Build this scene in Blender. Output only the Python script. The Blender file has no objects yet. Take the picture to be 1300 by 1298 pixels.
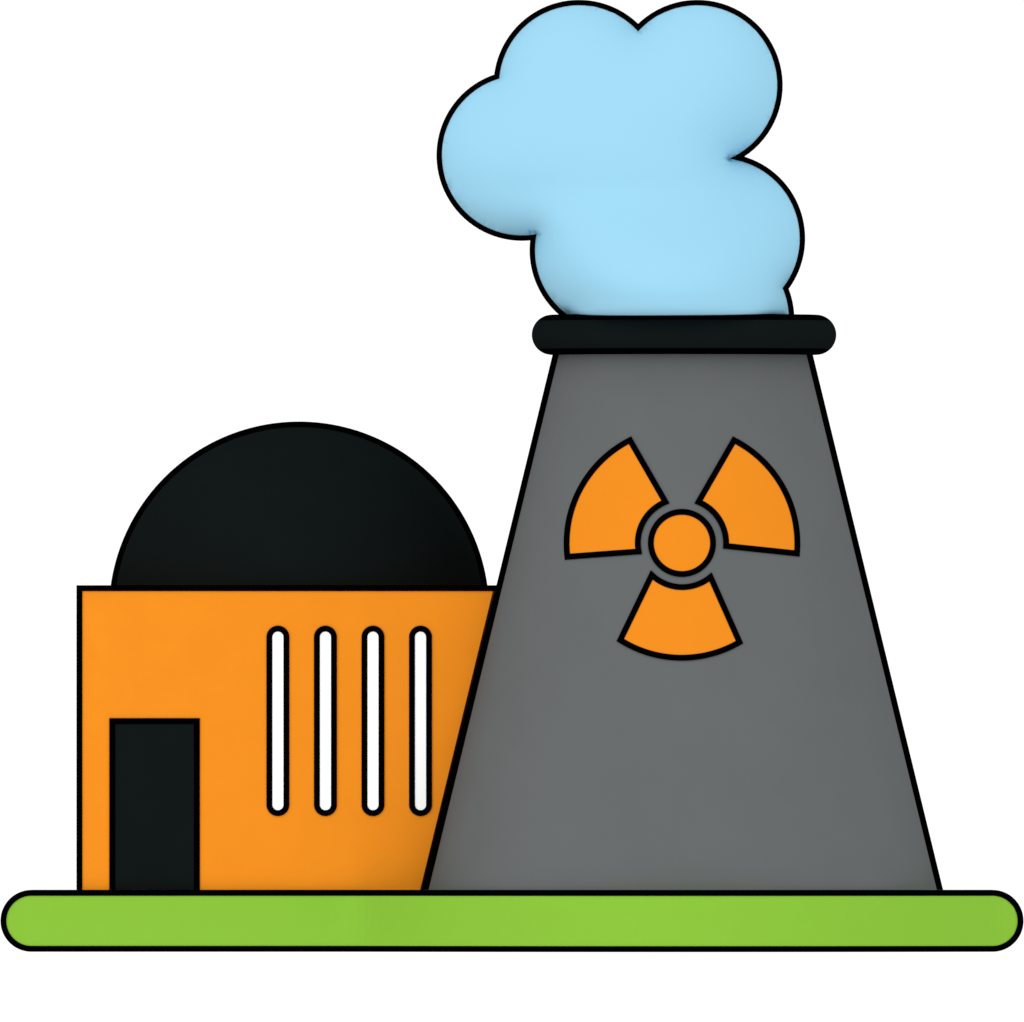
import bpy, math
import numpy as np
from mathutils import Vector
from mathutils.geometry import delaunay_2d_cdt

# ------------------------------------------------------------------ units
# plans are drawn in design units (u right, v down, d depth away); 1 unit = 3 cm
S = 0.03
U0, V0 = 650.0, 1130.0                       # v = 1130 is the top of the lawn
LW = 7.5                                     # width of the black edging


def P(u, v, d=0.0):
    return ((u - U0) * S, d * S, (V0 - v) * S)


scene = bpy.context.scene
COL = scene.collection


# ------------------------------------------------------------------ materials
def lin(c):
    return tuple(((x / 255) / 12.92 if x / 255 <= 0.04045 else ((x / 255 + 0.055) / 1.055) ** 2.4) for x in c)


def material(name, base, rough=0.9, spec=0.0, var=0.02, scale=0.6, bump=0.0):
    """painted surface: base colour with a faint uneven coat"""
    m = bpy.data.materials.new(name)
    m.use_nodes = True
    nt = m.node_tree
    b = nt.nodes['Principled BSDF']
    b.inputs['Roughness'].default_value = rough
    b.inputs['Specular IOR Level'].default_value = spec
    tc = nt.nodes.new('ShaderNodeTexCoord')
    no = nt.nodes.new('ShaderNodeTexNoise')
    no.inputs['Scale'].default_value = scale
    no.inputs['Detail'].default_value = 6
    no.inputs['Roughness'].default_value = 0.6
    ra = nt.nodes.new('ShaderNodeValToRGB')
    ra.color_ramp.elements[0].position = 0.3
    ra.color_ramp.elements[1].position = 0.7
    ra.color_ramp.elements[0].color = (*[max(0, c * (1 - var)) for c in base], 1)
    ra.color_ramp.elements[1].color = (*[min(1, c * (1 + var)) for c in base], 1)
    nt.links.new(tc.outputs['Object'], no.inputs['Vector'])
    nt.links.new(no.outputs['Fac'], ra.inputs['Fac'])
    nt.links.new(ra.outputs['Color'], b.inputs['Base Color'])
    return m


def scaled(c, k):
    return tuple(min(0.97, x * k) for x in lin(c))


M = {
    'black': material('black_edging_paint', (0.0004, 0.0004, 0.0004), var=0.1),
    'dark': material('charcoal_coating', scaled((19, 24, 24), 0.80), var=0.04),
    'orange': material('orange_paint', scaled((247, 147, 36), 0.815)),
    'sign': material('orange_sign_enamel', scaled((247, 147, 36), 0.765), var=0.01),
    'grey': material('grey_concrete', scaled((104, 107, 108), 0.80), var=0.025, scale=0.35),
    'blue': material('pale_blue_vapour', scaled((163, 221, 248), 0.775), var=0.008, scale=0.2),
    'green': material('lime_turf', scaled((141, 198, 63), 0.80), var=0.008, scale=1.5),
    'white': material('white_glazing', (0.93, 0.93, 0.93), var=0.005),
}


# ------------------------------------------------------------------ objects
def mesh_obj(name, verts, faces, mat, parent=None, smooth=False):
    me = bpy.data.meshes.new(name)
    me.from_pydata([tuple(v) for v in verts], [], [tuple(f) for f in faces])
    me.materials.append(M[mat])
    me.validate()
    import bmesh
    bm = bmesh.new()
    bm.from_mesh(me)
    bmesh.ops.recalc_face_normals(bm, faces=bm.faces)
    bm.to_mesh(me)
    bm.free()
    if smooth:
        me.polygons.foreach_set('use_smooth', [True] * len(me.polygons))
    me.update()
    o = bpy.data.objects.new(name, me)
    COL.objects.link(o)
    if parent:
        o.parent = parent
        o.matrix_parent_inverse = world_of(parent).inverted()
    return o


def world_of(o):
    from mathutils import Matrix
    m = Matrix.Translation(o.location)
    return m


def thing(name, label, cat, at, group=None):
    o = bpy.data.objects.new(name, None)
    o.empty_display_size = 1.0
    o.location = at
    COL.objects.link(o)
    o['label'] = label
    o['category'] = cat
    if group:
        o['group'] = group
    return o


class Geo:
    def __init__(self):
        self.v, self.f = [], []

    def add(self, vs, fs):
        n = len(self.v)
        self.v += vs
        self.f += [tuple(i + n for i in f) for f in fs]

    def box(self, u0, u1, v0, v1, d0, d1):
        vs = [P(u, v, d) for d in (d0, d1) for v in (v0, v1) for u in (u0, u1)]
        self.add(vs, [(0, 1, 3, 2), (4, 6, 7, 5), (0, 2, 6, 4), (1, 5, 7, 3), (0, 4, 5, 1), (2, 3, 7, 6)])

    def band(self, pts, w, front, back, closed=True, side=0.0):
        """flat bar of width w along a line of (u, v) points with mitred corners;
        front / back give the depth of the two faces at (u, v)"""
        pts = [Vector(p) for p in pts]
        n = len(pts)
        L, R = [], []
        for i in range(n):
            p = pts[i]
            a = pts[i - 1] if (closed or i > 0) else None
            b = pts[(i + 1) % n] if (closed or i < n - 1) else None
            t1 = (p - a).normalized() if a is not None else (b - p).normalized()
            t2 = (b - p).normalized() if b is not None else t1
            n1, n2 = Vector((-t1.y, t1.x)), Vector((-t2.y, t2.x))
            m = (n1 + n2).normalized()
            k = min(1.0 / max(m.dot(n1), 0.2), 4.0)
            L.append(p + m * k * (w / 2 + side))
            R.append(p + m * k * (-w / 2 + side))
        vs = []
        for l, r in zip(L, R):
            vs += [P(l.x, l.y, front(l.x, l.y)), P(r.x, r.y, front(r.x, r.y)),
                   P(r.x, r.y, back(r.x, r.y)), P(l.x, l.y, back(l.x, l.y))]
        fs = []
        for i in range(n if closed else n - 1):
            j = (i + 1) % n
            for k in range(4):
                k2 = (k + 1) % 4
                fs.append((4 * i + k, 4 * i + k2, 4 * j + k2, 4 * j + k))
        if not closed:
            fs += [(0, 1, 2, 3), (4 * n - 4, 4 * n - 1, 4 * n - 2, 4 * n - 3)]
        self.add(vs, fs)

    def lathe(self, cu, cd, prof, n=192, closed=True):
        """revolve a list of (radius, v) round the upright axis"""
        m = len(prof)
        vs = []
        for i in range(n):
            a = 2 * math.pi * i / n
            for r, v in prof:
                vs.append(P(cu + r * math.cos(a), v, cd + r * math.sin(a)))
        fs = []
        for i in range(n):
            j = (i + 1) % n
            for k in range(m if closed else m - 1):
                k2 = (k + 1) % m
                fs.append((i * m + k, j * m + k, j * m + k2, i * m + k2))
        self.add(vs, fs)

    def plate(self, outline, front, back, step=None):
        """a filled outline with a front and a back sheet joined by its rim"""
        pts = [Vector(p) for p in outline]
        n = len(pts)
        edges = [(i, (i + 1) % n) for i in range(n)]
        allp = list(pts)
        if step:
            us = [p.x for p in pts]
            vs_ = [p.y for p in pts]
            arr = np.array([(p.x, p.y) for p in pts])
            u = min(us) + step * 0.37
            while u < max(us):
                v = min(vs_) + step * 0.41
                while v < max(vs_):
                    if inside(arr, u, v) and np.min(np.hypot(arr[:, 0] - u, arr[:, 1] - v)) > step * 0.45:
                        allp.append(Vector((u, v)))
                    v += step
                u += step
        r = delaunay_2d_cdt(allp, edges, [list(range(n))], 1, 1e-5)
        cv, cf = r[0], r[2]
        N = len(cv)
        vs = [P(p.x, p.y, front(p.x, p.y)) for p in cv] + [P(p.x, p.y, back(p.x, p.y)) for p in cv]
        fs = [tuple(f) for f in cf] + [tuple(i + N for i in reversed(f)) for f in cf]
        cnt = {}
        for f in cf:
            for a, b in zip(f, list(f[1:]) + [f[0]]):
                cnt.setdefault(tuple(sorted((a, b))), []).append((a, b))
        for k, e in cnt.items():
            if len(e) == 1:
                a, b = e[0]
                fs.append((b, a, a + N, b + N))
        self.add(vs, fs)

    def done(self, name, mat, parent=None, smooth=False):
        return mesh_obj(name, self.v, self.f, mat, parent, smooth)


def inside(arr, u, v):
    x, y = arr[:, 0], arr[:, 1]
    x2, y2 = np.roll(x, -1), np.roll(y, -1)
    c = (y > v) != (y2 > v)
    with np.errstate(divide='ignore', invalid='ignore'):
        xi = x + (v - y) * (x2 - x) / (y2 - y)
    return bool(np.count_nonzero(c & (u < xi)) % 2)


def const(d):
    return lambda u, v: d


def arc(c, r, a0, a1, n):
    return [(c[0] + r * math.cos(a0 + (a1 - a0) * i / n), c[1] + r * math.sin(a0 + (a1 - a0) * i / n)) for i in range(n + 1)]


def stadium(u0, u1, v0, v1, r, n=40):
    """rounded bar outline; r is the corner radius"""
    H = math.pi / 2
    pts = []
    for c, a in (((u1 - r, v0 + r), -H), ((u1 - r, v1 - r), 0), ((u0 + r, v1 - r), H), ((u0 + r, v0 + r), 2 * H)):
        pts += arc(c, r, a, a + H, n)
    out = []
    for p in pts:
        if not out or math.hypot(p[0] - out[-1][0], p[1] - out[-1][1]) > 1e-3:
            out.append(p)
    if math.hypot(out[0][0] - out[-1][0], out[0][1] - out[-1][1]) < 1e-3:
        out.pop()
    return out


# ------------------------------------------------------------------ lawn
TU = 866.7                                   # tower axis


def lawn_front(u, v=0):
    bulge = max(-80.0, 345 * (1 - ((u - TU) / 408.0) ** 2))
    k = 22.0
    return -(k * math.log(math.exp(2 / k) + math.exp(bulge / k)))     # smooth step out round the tower


def lawn_back(u, v=0):
    return 590.0


LT, LB = 1130.0, 1208.6
g = Geo()


def refine(pts, step):
    out = []
    for i, p in enumerate(pts):
        q = pts[(i + 1) % len(pts)]
        n = max(1, int(math.hypot(q[0] - p[0], q[1] - p[1]) / step))
        for k in range(n):
            out.append((p[0] + (q[0] - p[0]) * k / n, p[1] + (q[1] - p[1]) * k / n))
    return out


h = (LB - LT) / 2
pill = refine(stadium(0.6, 1299.4, LT, LB, h), 6)
g.plate(pill, lawn_front, lawn_back, step=9)
lawn = g.done('lawn', 'green')
lawn['kind'] = 'structure'
lawn['label'] = 'lime green rounded lawn slab edged in black under the plant'
g = Geo()
mid = refine(stadium(0.6 + LW / 2, 1299.4 - LW / 2, LT + LW / 2, LB - LW / 2, h - LW / 2), 6)
g.band(mid, LW, lambda u, v: lawn_front(u) - 1.2, lambda u, v: lawn_front(u) + 0.8)
g.band(mid, LW, lambda u, v: 590 - 0.8, lambda u, v: 590 + 1.2)
g.done('lawn_edging', 'black', lawn)

# ------------------------------------------------------------------ cooling tower
VT, VB, RT, RB = 451.0, 1130.0, 161.2, 326.5


def radius(v):
    return RT + (RB - RT) * (v - VT) / (VB - VT)


tower = thing('cooling_tower', 'tall grey tapering cooling tower with black rim and orange radiation symbol', 'cooling tower', P(TU, 1130, 0))
off = LW / 2 * 1.029
g = Geo()
prof = [(radius(v) - off, v) for v in np.linspace(1129.9, 441, 48)]
prof += [(radius(v) - off - 12, v) for v in np.linspace(441, 1129.9, 12)]
g.lathe(TU, 0, prof, n=256)
shell = g.done('shell', 'grey', tower)
me = shell.data
me.polygons.foreach_set('use_smooth', [True] * len(me.polygons))
try:
    me.set_sharp_from_angle(angle=math.radians(40))
except Exception:
    pass
for sgn in (-1, 1):
    g = Geo()
    line = [(TU + sgn * radius(v), v) for v in (1131.8, 449.5)]
    g.band(line, LW + 0.6, const(-2), const(2), closed=False)
    g.done('edge_rib', 'black', shell)

# rim: rounded ring round the mouth, with black collars above and below
CU, CV, RH = 868.4, 425.3, 25.5
RO = 193.3
ri = RH - LW
ra_ = math.asin(ri / RH)
g = Geo()
prof = [(158, CV - ri)] + arc((RO - RH, CV), RH, -ra_, ra_, 24) + [(158, CV + ri)]
g.lathe(CU, 0, prof, n=224)
rim = g.done('rim', 'dark', tower, smooth=True)
try:
    rim.data.set_sharp_from_angle(angle=math.radians(50))
except Exception:
    pass
g = Geo()
for sgn in (-1, 1):
    pts = arc((RO - RH, CV), RH, sgn * ra_, sgn * math.pi / 2, 14)
    g.lathe(CU, 0, [(157.4, CV + sgn * ri)] + pts + [(157.4, CV + sgn * RH)], n=224)
g.done('rim_edging', 'black', rim)

# radiation symbol, lying on the curved shell
HC = (865.3, 690.4)


def skin(lift):
    def f(u, v):
        r = radius(v) - off
        return -math.sqrt(max(r * r - (u - TU) ** 2, 1.0)) - lift
    return f


def blade_outline(c1, c2, c3, c4):
    """outer start, outer end, inner end, inner start (offsets from the hub)"""
    def ang(p):
        return math.atan2(p[1], p[0])

    def sweep(a, b, n):
        a0, a1 = ang(a), ang(b)
        d = (a1 - a0 + math.pi) % (2 * math.pi) - math.pi
        ra, rb = math.hypot(*a), math.hypot(*b)
        return [(HC[0] + (ra + (rb - ra) * i / n) * math.cos(a0 + d * i / n),
                 HC[1] + (ra + (rb - ra) * i / n) * math.sin(a0 + d * i / n)) for i in range(n + 1)]
    return sweep(c1, c2, 36) + sweep(c3, c4, 24)


def subdivide_long(pts, step=9):
    return refine(pts, step)


BL = [((-65.9, -130.4), (-145.2, 17.3), (-54.9, 10.8), (-20.9, -52.0)),
      ((66.2, -130.4), (146.0, 13.1), (55.9, 3.8), (21.0, -52.0)),
      ((-78.2, 123.0), (72.9, 125.7), (36.2, 43.1), (-38.3, 40.6))]
for c in BL:
    o = subdivide_long(blade_outline(*c))
    g = Geo()
    g.plate(o, skin(1.0), skin(-2), step=8)
    b = g.done('radiation_blade', 'sign', tower)
    g = Geo()
    g.band(o, LW, skin(1.7), skin(-2))
    g.done('blade_edging', 'black', b)
ring = arc(HC, 39.4, 0, 2 * math.pi, 96)[:-1]
g = Geo()
g.plate(ring, skin(1.0), skin(-2), step=8)
hub = g.done('radiation_hub', 'sign', tower)
g = Geo()
g.band(ring, LW, skin(1.7), skin(-2))
g.done('hub_edging', 'black', hub)

# ------------------------------------------------------------------ reactor building
BF, BB = 8.0, 508.0                         # front and back walls
BT = 743.2
bld = thing('reactor_building', 'orange flat-roofed building with black dome, dark door and four white slot windows', 'building', P(380, 1130, BF))


def right_end(v, d):
    r = radius(v) + 7
    x = TU - math.sqrt(r * r - d * d) if d < r else 1e9
    return min(x, 700.0)


g = Geo()
BL0 = 98.0
vsn = list(np.linspace(BT + 1, 1129.9, 24))
dsn = list(np.linspace(BF, BB, 60))
nv, nd = len(vsn), len(dsn)
vs = [P(BL0, v, d) for v in vsn for d in dsn] + [P(right_end(v, d), v, d) for v in vsn for d in dsn]
N = nv * nd
idx = lambda i, j, s: s * N + i * nd + j
fs = []
for s in (0, 1):
    for i in range(nv - 1):
        for j in range(nd - 1):
            fs.append((idx(i, j, s), idx(i + 1, j, s), idx(i + 1, j + 1, s), idx(i, j + 1, s)))
for i in range(nv - 1):
    for j in (0, nd - 1):
        fs.append((idx(i, j, 0), idx(i + 1, j, 0), idx(i + 1, j, 1), idx(i, j, 1)))
for j in range(nd - 1):
    for i in (0, nv - 1):
        fs.append((idx(i, j, 0), idx(i, j + 1, 0), idx(i, j + 1, 1), idx(i, j, 1)))
g.add(vs, fs)
wall = g.done('wall', 'orange', bld)

g = Geo()
ue = TU - radius(BT + 4) + 1.0
g.box(97.0, ue, BT, BT + LW, BF - 1.5, BF + 4)                       # front roof edge
g.box(97.0, 97.0 + LW, BT + LW, 1129.9, BF - 1.5, BF + 4)            # front corner
g.box(97.0, 97.0 + LW, BT, BT + LW, BF + 4, BB - 4)                # side roof edge
g.box(97.0, 699.0, BT, BT + LW, BB - 4, BB + 3)                    # rear roof edge
g.box(97.0, 97.0 + LW, BT + LW, 1129.9, BB - 4, BB + 3)            # rear corner
g.done('wall_edging', 'black', wall)

DC, DV, DR = 379.0, 776.1, 238.4
DY = BF + 250
g = Geo()
a0 = math.asin((DV - (BT + 0.6)) / (DR - 3.5))
prof = [((DR - 3.5) * math.cos(a), DV - (DR - 3.5) * math.sin(a)) for a in np.linspace(a0, math.pi / 2 - 0.0005, 64)]
prof[-1] = (0.02, prof[-1][1])
g.lathe(DC, DY, prof, n=192, closed=False)
dome = g.done('dome', 'dark', bld, smooth=True)
g = Geo()
a1 = math.asin((DV - (BT + 0.4)) / DR)
pts = arc((DC, DV), DR, -math.pi + a1, -a1, 120)
g.band(pts, LW, const(DY - 2), const(DY + 2), closed=False)
g.done('dome_edging', 'black', dome)

g = Geo()
g.box(141, 251.5, 914.5, 1129.8, BF - 1, BF + 1)
door = g.done('door', 'dark', bld)
g = Geo()
g.band([(142.5, 1129.8), (142.5, 915.7), (250.0, 915.7), (250.0, 1129.8)], LW, const(BF - 1.8), const(BF + 1), closed=False)
g.done('door_frame', 'black', door)

wu = 352.8
out = stadium(wu - 10.8, wu + 10.8, 798.3, 1032.6, 10.75, n=16)
g = Geo()
g.band(out, LW, const(BF - 1.8), const(BF + 1))
win = g.done('window', 'black', bld)
inn = stadium(wu - 8.5, wu + 8.5, 800.6, 1030.3, 8.45, n=16)
g = Geo()
g.plate(inn, const(BF - 1), const(BF + 0.6))
pane = g.done('pane', 'white', win)
for k in range(1, 4):
    w = win.copy()
    COL.objects.link(w)
    w.location = Vector(win.location) + Vector((k * 60.35 * S, 0, 0))
    p = pane.copy()
    COL.objects.link(p)
    p.parent = w

# ------------------------------------------------------------------ steam cloud
R0 = 104.8
LOBES = [(735.0, 108.6), (885.2, 108.6), (913.7, 303.0), (900.0, 405.8), (780.8, 318.0), (662.6, 197.5)]


def cut(c1, c2, r, near):
    d = Vector(c2) - Vector(c1)
    m = (Vector(c1) + Vector(c2)) / 2
    hh = math.sqrt(r * r - (d.length / 2) ** 2)
    n = Vector((-d.y, d.x)).normalized() * hh
    a, b = m + n, m - n
    return a if (a - Vector(near)).length < (b - Vector(near)).length else b


def cloud_outline(r, n=44):
    A, B, E, F, D, C = LOBES
    ab = cut(A, B, r, (810, 36))
    be = cut(B, E, r, (936, 200))
    ef = cut(E, F, r, (997, 366))
    dc = cut(D, C, r, (677, 301))
    ca = cut(C, A, r, (631, 98))
    vlow = 500.0                             # the foot stays inside the tower mouth

    def low(c, s):
        dv = min(vlow - c[1], r - 0.01)
        return Vector((c[0] + s * math.sqrt(r * r - dv * dv), c[1] + dv))
    fl = low(F, 1)
    dvl = 404.0                              # left lobe runs down past the mouth, then closes flat
    dl = Vector((D[0] - math.sqrt(r * r - (dvl - D[1]) ** 2), dvl))
    pts = []

    def sweep(c, p, q):
        c = Vector(c)
        a0 = math.atan2(p.y - c.y, p.x - c.x)
        a1 = math.atan2(q.y - c.y, q.x - c.x)
        d = (a1 - a0) % (2 * math.pi)
        for i in range(n):
            a = a0 + d * i / n
            pts.append((c.x + r * math.cos(a), c.y + r * math.sin(a)))
    sweep(A, ca, ab)
    sweep(B, ab, be)
    sweep(E, be, ef)
    sweep(F, ef, fl)
    open_pts = list(pts) + [tuple(fl)]
    k = len(pts)
    pts.append(tuple(fl))
    # foot
    foot = [tuple(fl), (870.0, 506.0), (800.0, 500.0), (752.0, 478.0), (731.0, 440.0), tuple(dl)]
    for a, b in zip(foot, foot[1:]):
        for i in range(12):
            t = i / 12
            if (a, i) != (tuple(fl), 0):
                pts.append((a[0] + (b[0] - a[0]) * t, a[1] + (b[1] - a[1]) * t))
    sweep(D, dl, dc)
    sweep(C, dc, ca)
    return pts


line = cloud_outline(R0)
fill = cloud_outline(R0 - 3.2)
arr = np.array(fill)
# puffed-up depth: soap-film height over the outline
st = 3.0
u0, v0 = arr[:, 0].min() - 6, arr[:, 1].min() - 6
nu = int((arr[:, 0].max() + 6 - u0) / st) + 2
nvv = int((arr[:, 1].max() + 6 - v0) / st) + 2
mask = np.zeros((nu, nvv), bool)
for i in range(nu):
    for j in range(nvv):
        mask[i, j] = inside(arr, u0 + i * st, v0 + j * st)
H = np.zeros((nu, nvv))
for _ in range(5000):
    q = 0.25 * (np.roll(H, 1, 0) + np.roll(H, -1, 0) + np.roll(H, 1, 1) + np.roll(H, -1, 1) + st * st)
    H = np.where(mask, q, 0)
TOP = 128.0
HK = TOP / math.sqrt(H.max())
edge = {(round(p[0], 3), round(p[1], 3)) for p in fill}


def puff(u, v):
    if (round(u, 3), round(v, 3)) in edge:
        return 0.0
    x, y = (u - u0) / st, (v - v0) / st
    i, j = int(x), int(y)
    i, j = max(0, min(nu - 2, i)), max(0, min(nvv - 2, j))
    a, b = x - i, y - j
    q = (H[i, j] * (1 - a) + H[i + 1, j] * a) * (1 - b) + (H[i, j + 1] * (1 - a) + H[i + 1, j + 1] * a) * b
    k = min(1.0, max(0.0, (403.0 - v) / 4.0))              # above the rim the steam swells out over it
    k = k * k * (3 - 2 * k)
    low = min(1.0, max(0.0, (v - 230.0) / 150.0))
    return HK * math.sqrt(max(q, 0)) * (1.0 + k * (0.3 + 0.75 * low * low * (3 - 2 * low)))


g = Geo()
g.plate(fill, lambda u, v: -1.0 - puff(u, v), lambda u, v: 1.0 + puff(u, v), step=6)
cloud = g.done('steam_cloud', 'blue', None, smooth=True)
cloud['label'] = 'puffy pale blue steam cloud with black outline rising from the tower mouth'
cloud['category'] = 'steam cloud'
g = Geo()
g.band(line, LW, const(-1.5), const(1.5))
g.done('cloud_edging', 'black', cloud)

# ------------------------------------------------------------------ light
world = bpy.data.worlds.new('World')
scene.world = world
world.use_nodes = True
bg = world.node_tree.nodes['Background']
bg.inputs['Color'].default_value = (1, 1, 1, 1)         # even white overcast all round
bg.inputs['Strength'].default_value = 1.0
sun = bpy.data.lights.new('sun', 'SUN')
sun.energy = 0.8
sun.angle = math.radians(100)
sun.color = (1.0, 0.98, 0.95)
so = bpy.data.objects.new('sun', sun)
COL.objects.link(so)
so.rotation_euler = (math.radians(65), 0, math.radians(-14))

# ------------------------------------------------------------------ camera
D = 3000.0
cam = bpy.data.cameras.new('camera')
co = bpy.data.objects.new('camera', cam)
COL.objects.link(co)
co.location = P(650.0, 1090.0, -D / S)
cam.shift_y = (1090.0 - 649.0) / 1300.0       # eye near the lawn, view slid up as with a shift lens
co.rotation_euler = (math.radians(90), 0, 0)
cam.sensor_width = 36.0
cam.lens = 36.0 * D / (1300 * S)
cam.clip_start = 1.0
cam.clip_end = 10000.0
scene.camera = co

vs_ = scene.view_settings
vs_.view_transform = 'Standard'
vs_.look = 'None'
vs_.gamma = 1.0
vs_.exposure = 0.09
vs_.use_curve_mapping = False
